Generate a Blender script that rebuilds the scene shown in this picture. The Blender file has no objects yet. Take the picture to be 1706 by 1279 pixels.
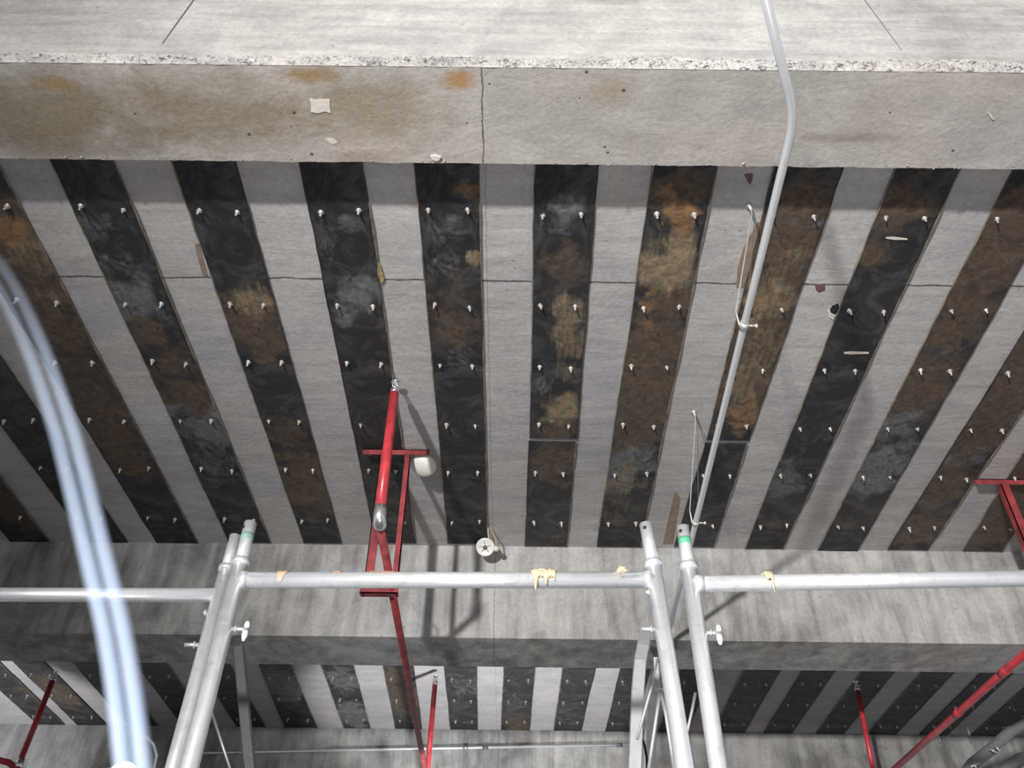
import bpy, bmesh, math, random
from mathutils import Vector, Matrix, noise
random.seed(7)
S = bpy.context.scene
COL = S.collection
CAMZ = 1.6
# ------------------------------------------------------------------ camera
W, H, F = 1706, 1279, 1500.0
cam = bpy.data.cameras.new('camera'); camo = bpy.data.objects.new('camera', cam); COL.objects.link(camo)
cam.sensor_width = 36.0; cam.lens = F / W * 36.0; cam.clip_start = 0.02; cam.clip_end = 200
p_, r_, w_ = math.radians(90 + 40.294), math.radians(0.7435), math.radians(0.169)
R = Matrix.Rotation(w_, 3, 'Z') @ Matrix.Rotation(p_, 3, 'X') @ Matrix.Rotation(r_, 3, 'Z')
camo.matrix_world = Matrix.Translation((0, 0, CAMZ)) @ R.to_4x4()
S.camera = camo
cam.dof.use_dof = True; cam.dof.focus_distance = 3.4; cam.dof.aperture_fstop = 9.0

def ray(x, y): return R @ Vector(((x - 852.5) / F, -(y - 639.5) / F, -1.0))
def PZ(x, y, z):           # point of the place at height z above the lens, seen at x, y
    d = ray(x, y); return d * (z / d.z) + Vector((0, 0, CAMZ))
def PY(x, y, Y):           # point of the place at distance Y ahead
    d = ray(x, y); return d * (Y / d.y) + Vector((0, 0, CAMZ))

# ------------------------------------------------------------------ world, lamps, exposure
S.view_settings.view_transform = 'Standard'; S.view_settings.look = 'None'
S.view_settings.exposure = 0.12; S.view_settings.gamma = 1.0; S.view_settings.use_curve_mapping = False
wd = bpy.data.worlds.new('world'); S.world = wd; wd.use_nodes = True
bg = wd.node_tree.nodes['Background']; bg.inputs[0].default_value = (0.93, 0.95, 1.0, 1); bg.inputs[1].default_value = 0.38

def lamp(name, kind, loc, power, radius, target=None, spot=None, blend=0.6, color=(1, 1, 1)):
    l = bpy.data.lights.new(name, kind); o = bpy.data.objects.new(name, l); COL.objects.link(o)
    o.location = loc; l.energy = power; l.color = color
    l.shadow_soft_size = radius
    if kind == 'SPOT': l.spot_size = math.radians(spot); l.spot_blend = blend
    if target is not None:
        o.rotation_euler = (Vector(target) - Vector(loc)).to_track_quat('-Z', 'Y').to_euler()
    return o
# the main site lamp stands low, behind and to the left of the photographer
lamp('site_lamp', 'SPOT', (-2.14, -4.54, CAMZ + 0.10), 3700, 0.11, (1.9, 2.6, CAMZ + 2.3), 64, 1.0, (1.0, 0.975, 0.95))
# broad unseen fill light, added low down to brighten the first bay
lamp('soft_fill_light', 'SPOT', (0.5, 0.2, 0.25), 150, 0.45, (0.7, 2.2, CAMZ + 2.49), 96, 0.9, (1.0, 0.985, 0.97))
# a second site lamp lights the next bay
lamp('bay_lamp', 'SPOT', (-0.05, 5.5, CAMZ + 0.35), 230, 0.06, (-0.2, 6.35, CAMZ + 2.49), 62, 0.35, (0.97, 0.98, 1.0))
lamp('corner_fill_light', 'SPOT', (-4.3, 5.6, CAMZ + 0.4), 190, 0.05, (-4.15, 6.5, CAMZ + 2.49), 58, 0.3, (0.97, 0.98, 1.0))  # unseen spot added to brighten the far-left strips of the next bay

# ------------------------------------------------------------------ material helpers
def new_mat(name):
    m = bpy.data.materials.new(name); m.use_nodes = True
    nt = m.node_tree; return m, nt, nt.nodes['Principled BSDF']
def N(nt, t, **k):
    n = nt.nodes.new(t)
    for a, b in k.items():
        if a in ('op',): n.operation = b
        elif hasattr(n, a): setattr(n, a, b)
    return n
def L(nt, a, b): nt.links.new(a, b)
def mixc(nt, fac, a, b, mode='MIX'):
    n = nt.nodes.new('ShaderNodeMix'); n.data_type = 'RGBA'; n.blend_type = mode
    for s, v in ((n.inputs[0], fac), (n.inputs[6], a), (n.inputs[7], b)):
        if hasattr(v, 'is_linked'): L(nt, v, s)
        elif isinstance(v, (int, float)): s.default_value = v
        else: s.default_value = (*v, 1) if len(v) == 3 else v
    return n.outputs[2]
def mth(nt, op, a, b=None, c=None, clamp=False):
    n = nt.nodes.new('ShaderNodeMath'); n.operation = op; n.use_clamp = clamp
    for i, v in enumerate((a, b, c)):
        if v is None: continue
        if hasattr(v, 'is_linked'): L(nt, v, n.inputs[i])
        else: n.inputs[i].default_value = v
    return n.outputs[0]
def ramp(nt, v, a, b):
    n = nt.nodes.new('ShaderNodeMapRange'); n.clamp = True; L(nt, v, n.inputs[0])
    n.inputs[1].default_value = a; n.inputs[2].default_value = b; return n.outputs[0]
def nz(nt, vec, scale, detail=4, rough=0.55, dist=0.0):
    n = nt.nodes.new('ShaderNodeTexNoise'); L(nt, vec, n.inputs['Vector'])
    n.inputs['Scale'].default_value = scale; n.inputs['Detail'].default_value = detail
    n.inputs['Roughness'].default_value = rough; n.inputs['Distortion'].default_value = dist
    return n.outputs['Fac']
def mapping(nt, vec, scale=(1, 1, 1), loc=(0, 0, 0), rot=(0, 0, 0)):
    n = nt.nodes.new('ShaderNodeMapping'); L(nt, vec, n.inputs[0])
    n.inputs['Scale'].default_value = scale; n.inputs['Location'].default_value = loc; n.inputs['Rotation'].default_value = rot
    return n.outputs[0]

def concrete(name, lo, hi, *a, crust=False, **k): return _concrete(name, lo, hi, *a, crust=crust, **k)
def _concrete(name, lo, hi, grain=(0.25, 3, 3), stain=None, warm=0.25, pits=0.5, bump=0.4, joints=(), seed=0, contrast=1.0, crust=False):
    m, nt, bs = new_mat(name)
    tc = nt.nodes.new('ShaderNodeTexCoord'); co = mapping(nt, tc.outputs['Object'], loc=(seed * 3.1, seed * 1.7, seed))
    big = ramp(nt, nz(nt, co, 1.1, 3, 0.6, 0.4), 0.32, 0.68)
    mid = ramp(nt, nz(nt, co, 5.0, 5, 0.65, 0.6), 0.30, 0.70)
    gr = ramp(nt, nz(nt, mapping(nt, co, grain), 6.0, 5, 0.6, 0.5), 0.32, 0.68)
    v = mth(nt, 'ADD', mth(nt, 'MULTIPLY', big, 0.35), mth(nt, 'ADD', mth(nt, 'MULTIPLY', mid, 0.3), mth(nt, 'MULTIPLY', gr, 0.35)))
    v = ramp(nt, v, 0.5 - 0.42 / contrast, 0.5 + 0.42 / contrast)
    c = mixc(nt, v, lo, hi)
    # warm and violet-grey patches of the cement skin
    wm = ramp(nt, nz(nt, mapping(nt, co, loc=(9, 4, 2)), 2.3, 3, 0.5, 0.3), 0.48, 0.7)
    c = mixc(nt, mth(nt, 'MULTIPLY', wm, warm), c, tuple(x * y for x, y in zip(hi, (1.05, 0.93, 0.86))))
    if stain:
        for (cx, cy, rx, ry, colr, amt) in stain:     # rust and oil stains with a shape of their own
            sx = nt.nodes.new('ShaderNodeSeparateXYZ'); L(nt, tc.outputs['Object'], sx.inputs[0])
            dx = mth(nt, 'DIVIDE', mth(nt, 'SUBTRACT', sx.outputs[0], cx), rx); dy = mth(nt, 'DIVIDE', mth(nt, 'SUBTRACT', sx.outputs[1], cy), ry)
            d = mth(nt, 'SQRT', mth(nt, 'ADD', mth(nt, 'MULTIPLY', dx, dx), mth(nt, 'MULTIPLY', dy, dy)))
            d = mth(nt, 'ADD', d, mth(nt, 'MULTIPLY', mth(nt, 'SUBTRACT', nz(nt, co, 7, 5, 0.7), 0.5), 1.6))
            k = mth(nt, 'MULTIPLY', mth(nt, 'SUBTRACT', 1.0, ramp(nt, d, 0.3, 1.05)), amt)
            c = mixc(nt, k, c, colr)
    fine = ramp(nt, nz(nt, co, 60, 3, 0.7), 0.25, 0.75)
    c = mixc(nt, 0.30, c, mixc(nt, fine, (0.25, 0.25, 0.25), (0.75, 0.75, 0.75)), 'OVERLAY')
    if pits:
        vo = nt.nodes.new('ShaderNodeTexVoronoi'); L(nt, mapping(nt, co), vo.inputs['Vector']); vo.inputs['Scale'].default_value = 16
        sep = mth(nt, 'MULTIPLY', mth(nt, 'LESS_THAN', vo.outputs['Distance'], 0.09), mth(nt, 'GREATER_THAN', nz(nt, co, 3, 2), 0.56))
        c = mixc(nt, mth(nt, 'MULTIPLY', sep, pits), c, (0.05, 0.045, 0.04))
    if crust:                                          # open pores of the honeycombed lip
        pz = ramp(nt, nz(nt, mapping(nt, co, (1, 1, 1.4)), 42, 4, 0.75, 1.2), 0.40, 0.47)
        pm = ramp(nt, nz(nt, co, 6, 3, 0.6), 0.30, 0.44)
        c = mixc(nt, mth(nt, 'MULTIPLY', mth(nt, 'SUBTRACT', 1.0, pz), mth(nt, 'MULTIPLY', pm, 0.9)), c, (0.07, 0.065, 0.06))
    for ax, pos, wid, st in joints:                    # board joints left by the formwork
        sx = nt.nodes.new('ShaderNodeSeparateXYZ'); L(nt, tc.outputs['Object'], sx.inputs[0])
        wob = mth(nt, 'MULTIPLY', mth(nt, 'SUBTRACT', nz(nt, mapping(nt, tc.outputs['Object'], (2.5, 2.5, 2.5)), 4, 4, 0.7), 0.5), 0.022)
        d = mth(nt, 'ABSOLUTE', mth(nt, 'SUBTRACT', mth(nt, 'ADD', sx.outputs[ax], wob), pos))
        wv = mth(nt, 'MULTIPLY', nz(nt, tc.outputs['Object'], 9, 3, 0.7), wid * 2)
        k = mth(nt, 'MULTIPLY', mth(nt, 'LESS_THAN', d, wv), st)
        c = mixc(nt, k, c, (0.045, 0.04, 0.04))
    L(nt, c, bs.inputs['Base Color']); bs.inputs['Roughness'].default_value = 0.85
    bs.inputs['Specular IOR Level'].default_value = 0.25
    b = nt.nodes.new('ShaderNodeBump'); b.inputs['Strength'].default_value = bump; b.inputs['Distance'].default_value = 0.006
    L(nt, mth(nt, 'ADD', mth(nt, 'MULTIPLY', mid, 0.7), mth(nt, 'ADD', mth(nt, 'MULTIPLY', gr, 0.5), mth(nt, 'MULTIPLY', fine, 0.25))), b.inputs['Height'])
    L(nt, b.outputs[0], bs.inputs['Normal'])
    return m

def metal(name, col, rough=0.35, metallic=0.9, dirt=0.3, scale=40, dcol=(0.12, 0.11, 0.1)):
    m, nt, bs = new_mat(name); tc = nt.nodes.new('ShaderNodeTexCoord'); co = tc.outputs['Object']
    d = ramp(nt, nz(nt, co, scale, 4, 0.65, 0.4), 0.5, 0.75)
    c = mixc(nt, mth(nt, 'MULTIPLY', d, dirt), col, dcol); L(nt, c, bs.inputs['Base Color'])
    bs.inputs['Metallic'].default_value = metallic
    L(nt, mth(nt, 'ADD', rough, mth(nt, 'MULTIPLY', nz(nt, co, scale * 0.6, 3), 0.2)), bs.inputs['Roughness'])
    return m
def plain(name, col, rough=0.6, metallic=0.0, var=0.25, scale=30, emit=None):
    m, nt, bs = new_mat(name); tc = nt.nodes.new('ShaderNodeTexCoord')
    c = mixc(nt, ramp(nt, nz(nt, tc.outputs['Object'], scale, 4, 0.6), 0.3, 0.7), tuple(x * (1 - var) for x in col), tuple(min(1, x * (1 + var)) for x in col))
    L(nt, c, bs.inputs['Base Color']); bs.inputs['Roughness'].default_value = rough; bs.inputs['Metallic'].default_value = metallic
    if emit: bs.inputs['Emission Color'].default_value = (*emit[0], 1); bs.inputs['Emission Strength'].default_value = emit[1]
    return m

def plate_material():
    m, nt, bs = new_mat('weathered_steel_plate')
    tc = nt.nodes.new('ShaderNodeTexCoord'); co = tc.outputs['Object']
    at = nt.nodes.new('ShaderNodeAttribute'); at.attribute_name = 'tone'
    sp = nt.nodes.new('ShaderNodeSeparateColor'); L(nt, at.outputs['Color'], sp.inputs[0])
    sw = nz(nt, mapping(nt, co, (1.5, 1.0, 1)), 7, 5, 0.68, 2.2)          # smeared epoxy swirls
    blot = nz(nt, mapping(nt, co, loc=(3, 8, 1)), 11, 6, 0.72, 0.8)
    str_ = nz(nt, mapping(nt, co, (6, 0.6, 1)), 9, 4, 0.6, 0.6)            # long brush streaks
    base = mixc(nt, ramp(nt, nz(nt, co, 2.2, 3, 0.5, 0.5), 0.35, 0.65), (0.014, 0.014, 0.0155), (0.034, 0.032, 0.031))
    c = base
    vn = ramp(nt, nz(nt, mapping(nt, co, (1, 1, 1), loc=(2, 9, 4)), 19, 6, 0.75, 1.4), 0.36, 0.64)
    base = mixc(nt, mth(nt, 'MULTIPLY', ramp(nt, nz(nt, mapping(nt, co, loc=(1, 2, 9)), 5, 6, 0.72, 2.2), 0.46, 0.66), 0.8), base, (0.078, 0.076, 0.073))
    c = base
    def layer(c, ch, colr, n, lo, hi, gain=1.0):
        colr = mixc(nt, vn, tuple(x * y for x, y in zip(colr, (0.42, 0.46, 0.52))), tuple(x * 1.12 for x in colr))
        k = mth(nt, 'ADD', n, mth(nt, 'MULTIPLY', mth(nt, 'SUBTRACT', sp.outputs[ch], 0.5), 0.75))
        k = mth(nt, 'MULTIPLY', ramp(nt, k, lo, hi), ramp(nt, sp.outputs[ch], 0.02, 0.25))
        return mixc(nt, mth(nt, 'MULTIPLY', k, gain), c, colr)
    c = layer(c, 2, (0.165, 0.163, 0.158), sw, 0.42, 0.70)
    c = layer(c, 0, (0.108, 0.077, 0.055), blot, 0.36, 0.62)
    k2 = mth(nt, 'ADD', mth(nt, 'MULTIPLY', blot, 0.5), mth(nt, 'MULTIPLY', str_, 0.5))
    c = layer(c, 1, (0.27, 0.20, 0.125), k2, 0.46, 0.72)
    ko = mth(nt, 'ADD', blot, mth(nt, 'MULTIPLY', mth(nt, 'SUBTRACT', at.outputs['Alpha'], 0.5), 0.8))
    c = mixc(nt, mth(nt, 'MULTIPLY', ramp(nt, ko, 0.50, 0.70), ramp(nt, at.outputs['Alpha'], 0.02, 0.2)), c, mixc(nt, vn, (0.12, 0.072, 0.042), (0.29, 0.165, 0.080)))
    dk = ramp(nt, nz(nt, mapping(nt, co, (1, 1, 1), loc=(7, 1, 0)), 17, 5, 0.7, 1.6), 0.60, 0.68)
    c = mixc(nt, mth(nt, 'MULTIPLY', dk, 0.6), c, (0.016, 0.014, 0.014))
    sc = mth(nt, 'MULTIPLY', ramp(nt, nz(nt, mapping(nt, co, (1, 1, 1), loc=(5, 5, 5)), 24, 5, 0.75, 1.0), 0.66, 0.72), 0.45)
    c = mixc(nt, sc, c, (0.16, 0.15, 0.14))
    L(nt, c, bs.inputs['Base Color'])
    bs.inputs['Metallic'].default_value = 0.0; bs.inputs['Specular IOR Level'].default_value = 0.38
    L(nt, mth(nt, 'ADD', 0.30, mth(nt, 'MULTIPLY', sw, 0.5)), bs.inputs['Roughness'])
    b = nt.nodes.new('ShaderNodeBump'); b.inputs['Strength'].default_value = 0.35; b.inputs['Distance'].default_value = 0.004
    L(nt, mth(nt, 'ADD', sw, mth(nt, 'MULTIPLY', blot, 0.6)), b.inputs['Height']); L(nt, b.outputs[0], bs.inputs['Normal'])
    return m

JY = PZ(850, 468, 2.49).y
seam = -0.105
OCH = (0.27, 0.17, 0.07); OLV = (0.20, 0.165, 0.115); BRN = (0.17, 0.125, 0.09)
def sp(x, y, rx, ry, c, a):
    q = PZ(x, y, 2.40); return (q.x, q.y, rx / 640., ry / 470., c, a)
M = {
 'slab': concrete('board_marked_slab_concrete', (0.31, 0.305, 0.31), (0.50, 0.485, 0.48), (0.5, 2.4, 1), warm=0.28, pits=0.35, joints=((1, JY, 0.0042, 0.8), (0, seam, 0.0012, 0.5)), seed=1),
 'face': concrete('pale_beam_face_concrete', (0.25, 0.245, 0.24), (0.45, 0.445, 0.43), (0.30, 1, 3.2), warm=0.10, pits=0.3, seed=2, contrast=1.5),
 'soffit': concrete('stained_beam_soffit_concrete', (0.31, 0.29, 0.275), (0.48, 0.455, 0.435), (0.8, 1.6, 2), pits=0.85, warm=0.35, seed=3, contrast=1.15, joints=((0, seam, 0.0022, 0.75),),
    stain=[sp(60, 190, 300, 95, OLV, 0.85), sp(360, 190, 280, 85, OLV, 0.75), sp(620, 180, 190, 75, (0.25, 0.215, 0.15), 0.75), sp(100, 235, 260, 40, BRN, 0.35), sp(90, 140, 60, 14, OCH, 0.7), sp(505, 125, 65, 14, OCH, 0.8), sp(765, 135, 35, 20, (0.34, 0.19, 0.07), 0.85), sp(1020, 150, 60, 35, (0.30, 0.24, 0.16), 0.5), sp(1420, 230, 130, 10, BRN, 0.45), sp(600, 262, 110, 16, BRN, 0.4)]),
 'beam': concrete('grey_beam_concrete', (0.17, 0.168, 0.165), (0.46, 0.455, 0.44), (2.2, 1.5, 0.35), warm=0.12, pits=0.4, seed=4, contrast=1.6, joints=((0, -0.09, 0.0018, 0.6),)),
 'floor': concrete('floor_concrete', (0.16, 0.155, 0.15), (0.27, 0.26, 0.25), (1, 1, 1), seed=5),
 'mortar': concrete('rough_white_mortar', (0.25, 0.245, 0.24), (0.47, 0.465, 0.45), (1.5, 1.5, 1.5), pits=0, bump=1.0, seed=6, contrast=1.4, crust=True),
 'plate': plate_material(),
 'zinc': metal('bright_zinc', (0.75, 0.73, 0.70), 0.30, 0.75, 0.2, 60),
 'bead': plain('dried_epoxy_bead', (0.20, 0.165, 0.12), 0.45, 0, 0.6, 14),
 'beadd': plain('dark_epoxy_bead', (0.035, 0.026, 0.020), 0.4, 0, 0.5, 14),
 'galv': metal('galvanised_tube', (0.88, 0.90, 0.93), 0.26, 0.58, 0.3, 22, (0.30, 0.29, 0.28)),
 'galvd': metal('dull_dark_steel', (0.16, 0.165, 0.18), 0.45, 0.5, 0.4, 20),
 'conduit': metal('conduit_steel', (0.84, 0.85, 0.86), 0.22, 0.55, 0.15, 30, (0.4, 0.4, 0.4)),
 'alu': metal('aluminium', (0.72, 0.72, 0.74), 0.35, 0.7, 0.2, 20),
 'red': plain('red_pipe_paint', (0.50, 0.045, 0.055), 0.32, 0.0, 0.3, 16),
 'redd': plain('dull_red_oxide_paint', (0.24, 0.036, 0.040), 0.55, 0.0, 0.5, 14),
 'chrome': metal('chrome_fitting', (0.85, 0.85, 0.84), 0.18, 0.9, 0.1, 80),
 'white': plain('white_plastic', (0.72, 0.71, 0.66), 0.4, 0, 0.06, 20),
 'foam': plain('cream_foam', (0.72, 0.60, 0.38), 0.6, 0, 0.25, 60),
 'peach': plain('peach_tape', (0.72, 0.45, 0.30), 0.6, 0, 0.15, 30),
 'green': plain('green_tape', (0.10, 0.42, 0.24), 0.6, 0, 0.2, 30),
 'greeng': plain('faded_green_tape', (0.25, 0.40, 0.34), 0.6, 0, 0.2, 30),
 'black': plain('black_rubber', (0.02, 0.02, 0.022), 0.5, 0, 0.2, 30),
 'paper': plain('pale_plaster', (0.62, 0.58, 0.52), 0.85, 0, 0.12, 40),
 'tan': plain('tan_residue', (0.26, 0.19, 0.14), 0.75, 0, 0.25, 20),
 'maroon': plain('maroon_residue', (0.15, 0.075, 0.072), 0.75, 0, 0.25, 20),
 'yellowfoam': plain('yellow_foam', (0.36, 0.28, 0.12), 0.7, 0, 0.4, 90),
 'copper': plain('yellow_wire', (0.42, 0.30, 0.12), 0.5, 0, 0.2, 30),
 'pinkwire': plain('pink_wire', (0.42, 0.28, 0.28), 0.5, 0, 0.2, 30),
 'glow': plain('lit_led_lens', (0.9, 0.9, 0.9), 0.4, 0, 0.0, 5, ((0.96, 0.98, 1.0), 9.0)),
}
def streak_fade():
    m, nt, bs = new_mat('pale_blue_streak')
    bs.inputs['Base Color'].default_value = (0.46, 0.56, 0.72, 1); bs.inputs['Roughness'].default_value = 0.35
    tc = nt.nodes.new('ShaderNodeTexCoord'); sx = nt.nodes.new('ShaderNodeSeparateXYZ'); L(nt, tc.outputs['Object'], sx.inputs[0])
    k = ramp(nt, sx.outputs[2], 1.935, 1.70)               # alpha thins out upwards to fade the streak
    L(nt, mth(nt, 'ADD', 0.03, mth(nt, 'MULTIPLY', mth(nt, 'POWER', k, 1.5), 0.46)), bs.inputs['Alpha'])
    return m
M['streak_fade'] = streak_fade(); M['hose'] = plain('grey_hose_plastic', (0.20, 0.20, 0.21), 0.45, 0, 0.15, 8)

# ------------------------------------------------------------------ mesh helpers
class MB:
    def __init__(s): s.v = []; s.f = []; s.sm = []
    def add(s, vs, fs, smooth=True):
        o = len(s.v); s.v += [tuple(v) for v in vs]; s.f += [[i + o for i in f] for f in fs]; s.sm += [smooth] * len(fs); return s
    def box(s, lo, hi):
        x0, y0, z0 = lo; x1, y1, z1 = hi
        return s.add([(x0, y0, z0), (x1, y0, z0), (x1, y1, z0), (x0, y1, z0), (x0, y0, z1), (x1, y0, z1), (x1, y1, z1), (x0, y1, z1)],
              [(0, 3, 2, 1), (4, 5, 6, 7), (0, 1, 5, 4), (1, 2, 6, 5), (2, 3, 7, 6), (3, 0, 4, 7)], False)
    def bar(s, a, b, w, h, up=(0, 0, 1), bev=0.0):      # rectangular bar with chamfered edges
        a, b = Vector(a), Vector(b); d = (b - a).normalized(); u = Vector(up); x = d.cross(u)
        if x.length < 1e-4: x = d.cross(Vector((0, 1, 0)))
        x.normalize(); y = x.cross(d); c = bev or min(w, h) * 0.15
        prof = [(-w/2 + c, -h/2), (w/2 - c, -h/2), (w/2, -h/2 + c), (w/2, h/2 - c), (w/2 - c, h/2), (-w/2 + c, h/2), (-w/2, h/2 - c), (-w/2, -h/2 + c)]
        vs = [p + x * q[0] + y * q[1] for p in (a, b) for q in prof]
        fs = [(i, (i + 1) % 8, 8 + (i + 1) % 8, 8 + i) for i in range(8)] + [tuple(range(7, -1, -1)), tuple(range(8, 16))]
        return s.add(vs, fs, False)
    def tube(s, pts, r, n=20, cap=True, wob=0):
        pts = [Vector(p) for p in pts]; rs = r if isinstance(r, (list, tuple)) else [r] * len(pts)
        x = None; vs = []
        for i, p in enumerate(pts):
            d = (pts[min(i + 1, len(pts) - 1)] - pts[max(i - 1, 0)]).normalized()
            if x is None: x = d.orthogonal().normalized()
            x = (x - d * x.dot(d)).normalized(); y = d.cross(x)
            for k in range(n):
                a = 2 * math.pi * k / n; rr = rs[i] * (1 + (wob * noise.noise(p * 60 + Vector((k, 0, 0))) if wob else 0))
                vs.append(p + x * math.cos(a) * rr + y * math.sin(a) * rr)
        fs = [(i * n + k, i * n + (k + 1) % n, (i + 1) * n + (k + 1) % n, (i + 1) * n + k) for i in range(len(pts) - 1) for k in range(n)]
        s.add(vs, fs)
        if cap: s.add(vs[:n], [tuple(range(n - 1, -1, -1))], False); s.add(vs[-n:], [tuple(range(n))], False)
        return s
    def hollow(s, a, b, ro, ri, n=24):                  # open-ended thick tube
        a, b = Vector(a), Vector(b); d = (b - a).normalized(); x = d.orthogonal().normalized(); y = d.cross(x)
        vs = [p + (x * math.cos(2*math.pi*k/n) + y * math.sin(2*math.pi*k/n)) * r for p, r in ((a, ro), (b, ro), (b, ri), (a, ri)) for k in range(n)]
        fs = [(j * n + k, j * n + (k + 1) % n, ((j + 1) % 4) * n + (k + 1) % n, ((j + 1) % 4) * n + k) for j in range(4) for k in range(n)]
        return s.add(vs, fs)
    def lathe(s, c, axis, prof, n=24):
        c = Vector(c); d = Vector(axis).normalized(); x = d.orthogonal().normalized(); y = d.cross(x)
        vs = [c + d * h + (x * math.cos(2*math.pi*k/n) + y * math.sin(2*math.pi*k/n)) * max(r, 1e-5) for r, h in prof for k in range(n)]
        fs = [(i * n + k, i * n + (k + 1) % n, (i + 1) * n + (k + 1) % n, (i + 1) * n + k) for i in range(len(prof) - 1) for k in range(n)]
        return s.add(vs, fs)
    def blob(s, c, r, seed=0, amp=0.4, n=10):
        c = Vector(c); vs = []; r = Vector(r)
        for i in range(n + 1):
            for k in range(2 * n):
                th = math.pi * i / n; ph = math.pi * k / n
                d = Vector((math.sin(th) * math.cos(ph), math.sin(th) * math.sin(ph), math.cos(th)))
                q = 1 + amp * noise.noise(d * 2.3 + Vector((seed, seed * 2, 0)))
                vs.append(c + Vector((d.x * r.x, d.y * r.y, d.z * r.z)) * q)
        fs = [(i * 2 * n + k, i * 2 * n + (k + 1) % (2 * n), (i + 1) * 2 * n + (k + 1) % (2 * n), (i + 1) * 2 * n + k) for i in range(n) for k in range(2 * n)]
        return s.add(vs, fs)
    def build(s, name, mat, parent=None, origin=None):
        me = bpy.data.meshes.new(name)
        o3 = Vector(origin) if origin is not None else Vector((0, 0, 0))
        me.from_pydata([tuple(Vector(v) - o3) for v in s.v], [], s.f); me.polygons.foreach_set('use_smooth', s.sm)
        bm = bmesh.new(); bm.from_mesh(me); bmesh.ops.remove_doubles(bm, verts=bm.verts, dist=1e-6); bmesh.ops.recalc_face_normals(bm, faces=bm.faces); bm.to_mesh(me); bm.free()
        me.update(); me.materials.append(mat if not isinstance(mat, str) else M[mat])
        o = bpy.data.objects.new(name, me); COL.objects.link(o); o.location = o3
        if parent:
            o.parent = parent; w = Vector((0, 0, 0)); a = parent
            while a: w += Vector(a.location); a = a.parent
            o.location = o3 - w
        return o
def tag(o, label=None, cat=None, group=None, kind=None):
    if label: o['label'] = label
    if cat: o['category'] = cat
    if group: o['group'] = group
    if kind: o['kind'] = kind
    return o
def empty(name, loc, label, cat, group=None):
    o = bpy.data.objects.new(name, None); COL.objects.link(o); o.location = loc; o.empty_display_size = 0.05
    return tag(o, label, cat, group)
def Z(z): return z + CAMZ

# ------------------------------------------------------------------ the setting
XA, XB = -6.5, 6.5
def struct(mb, name, mat, label=None, cat=None):
    o = mb.build(name, mat); tag(o, label, cat, kind='structure'); return o
Y1a, Y1b, Z1 = 1.405, 1.742, 2.40     # first beam
Y2a, Y2b, Z2 = 4.300, 4.655, 1.962    # second beam
Y3a, Y3b = 7.115, 7.47                # third beam
ZS = 2.49
struct(MB().box((XA, Y1b - 0.05, Z(ZS)), (XB, Y2a + 0.05, Z(ZS + 0.14))).box((XA, Y2b - 0.05, Z(ZS)), (XB, Y3a + 0.05, Z(ZS + 0.14))), 'ceiling', 'slab', 'grey concrete slab ceiling between the beams', 'ceiling')
struct(MB().box((XA, -6.0, Z(3.05)), (XB, Y1a + 0.05, Z(3.2))), 'ceiling_overhead', 'slab', 'grey concrete slab overhead in front of first beam', 'ceiling')
struct(MB().box((XA, -6.5, -0.15), (XB, 9.0, 0.0)), 'floor', 'floor', 'bare concrete floor', 'floor')
# first beam: bright near face and stained underside are two castings seen as one beam
def grid_beam(ya, yb, z0, z1):
    mb = MB(); nx = 700; xs = [XA + (XB - XA) * i / nx for i in range(nx + 1)]
    def e(x, s): return 0.0035 * noise.noise(Vector((x * 9, s, 0))) + 0.0025 * noise.noise(Vector((x * 35, s, 3)))
    prof = []
    for x in xs:
        prof.append([(x, ya, z1), (x, ya, z0 + 0.05), (x, ya + e(x, 1) * 0.6, z0), (x, yb + e(x, 7), z0), (x, yb, z0 + 0.04), (x, yb, z1)])
    n = 6; vs = [p for r in prof for p in r]
    mb.add(vs, [(i * n + k, i * n + k + 1, (i + 1) * n + k + 1, (i + 1) * n + k) for i in range(nx) for k in range(n - 1)], False)
    return mb
b1 = struct(grid_beam(Y1a, Y1b, Z(Z1), Z(3.2)), 'trim_1', 'soffit', 'first concrete beam with ochre-stained underside and pale rough near face', 'beam')
b1.data.materials.append(M['face'])
for p in b1.data.polygons:
    if abs(p.normal.y) > 0.7 and p.center.y < Y1a + 0.02: p.material_index = 1
b2 = struct(grid_beam(Y2a, Y2b, Z(Z2), Z(2.63)), 'trim_2', 'beam', 'second concrete beam behind the scaffold rails', 'beam')
b3 = struct(grid_beam(Y3a, Y3b, Z(Z2), Z(2.63)), 'trim_3', 'beam', 'third concrete beam at the foot of the view', 'beam')

# crumbling mortar lip along the lower near edge of the first beam
def mortar():
    mb = MB(); x0, x1 = -2.6, 2.6; nx = 1300; nz_ = 22; vs = []
    for i in range(nx + 1):
        x = x0 + (x1 - x0) * i / nx
        hh = 0.055 + 0.026 * noise.noise(Vector((x * 1.7, 4, 0))) + 0.012 * noise.noise(Vector((x * 8, 1, 0))) + (0.012 if x > 0.2 else 0)
        for k in range(nz_ + 1):
            t = k / nz_; z = Z(Z1) - 0.001 + hh * t
            q = Vector((x * 38, z * 50, 0)); env = math.sin(math.pi * min(1, t * 1.05 + 0.08)) ** 0.6 if t < 0.93 else 0.25
            a = noise.turbulence(q, 4, True, amplitude_scale=0.6, frequency_scale=2.1) if hasattr(noise, 'turbulence') else abs(noise.noise(q))
            d = max(-0.001, 0.002 + 0.013 * (a - 0.40)) * env * min(1, t * 6 + 0.1)
            if k == nz_: d = -0.002
            vs.append((x, Y1a - d - 0.0005, z + 0.002 * noise.noise(q * 0.5)))
    n = nz_ + 1
    mb.add(vs, [(i * n + k, i * n + k + 1, (i + 1) * n + k + 1, (i + 1) * n + k) for i in range(nx) for k in range(nz_)], False)
    return mb
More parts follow.
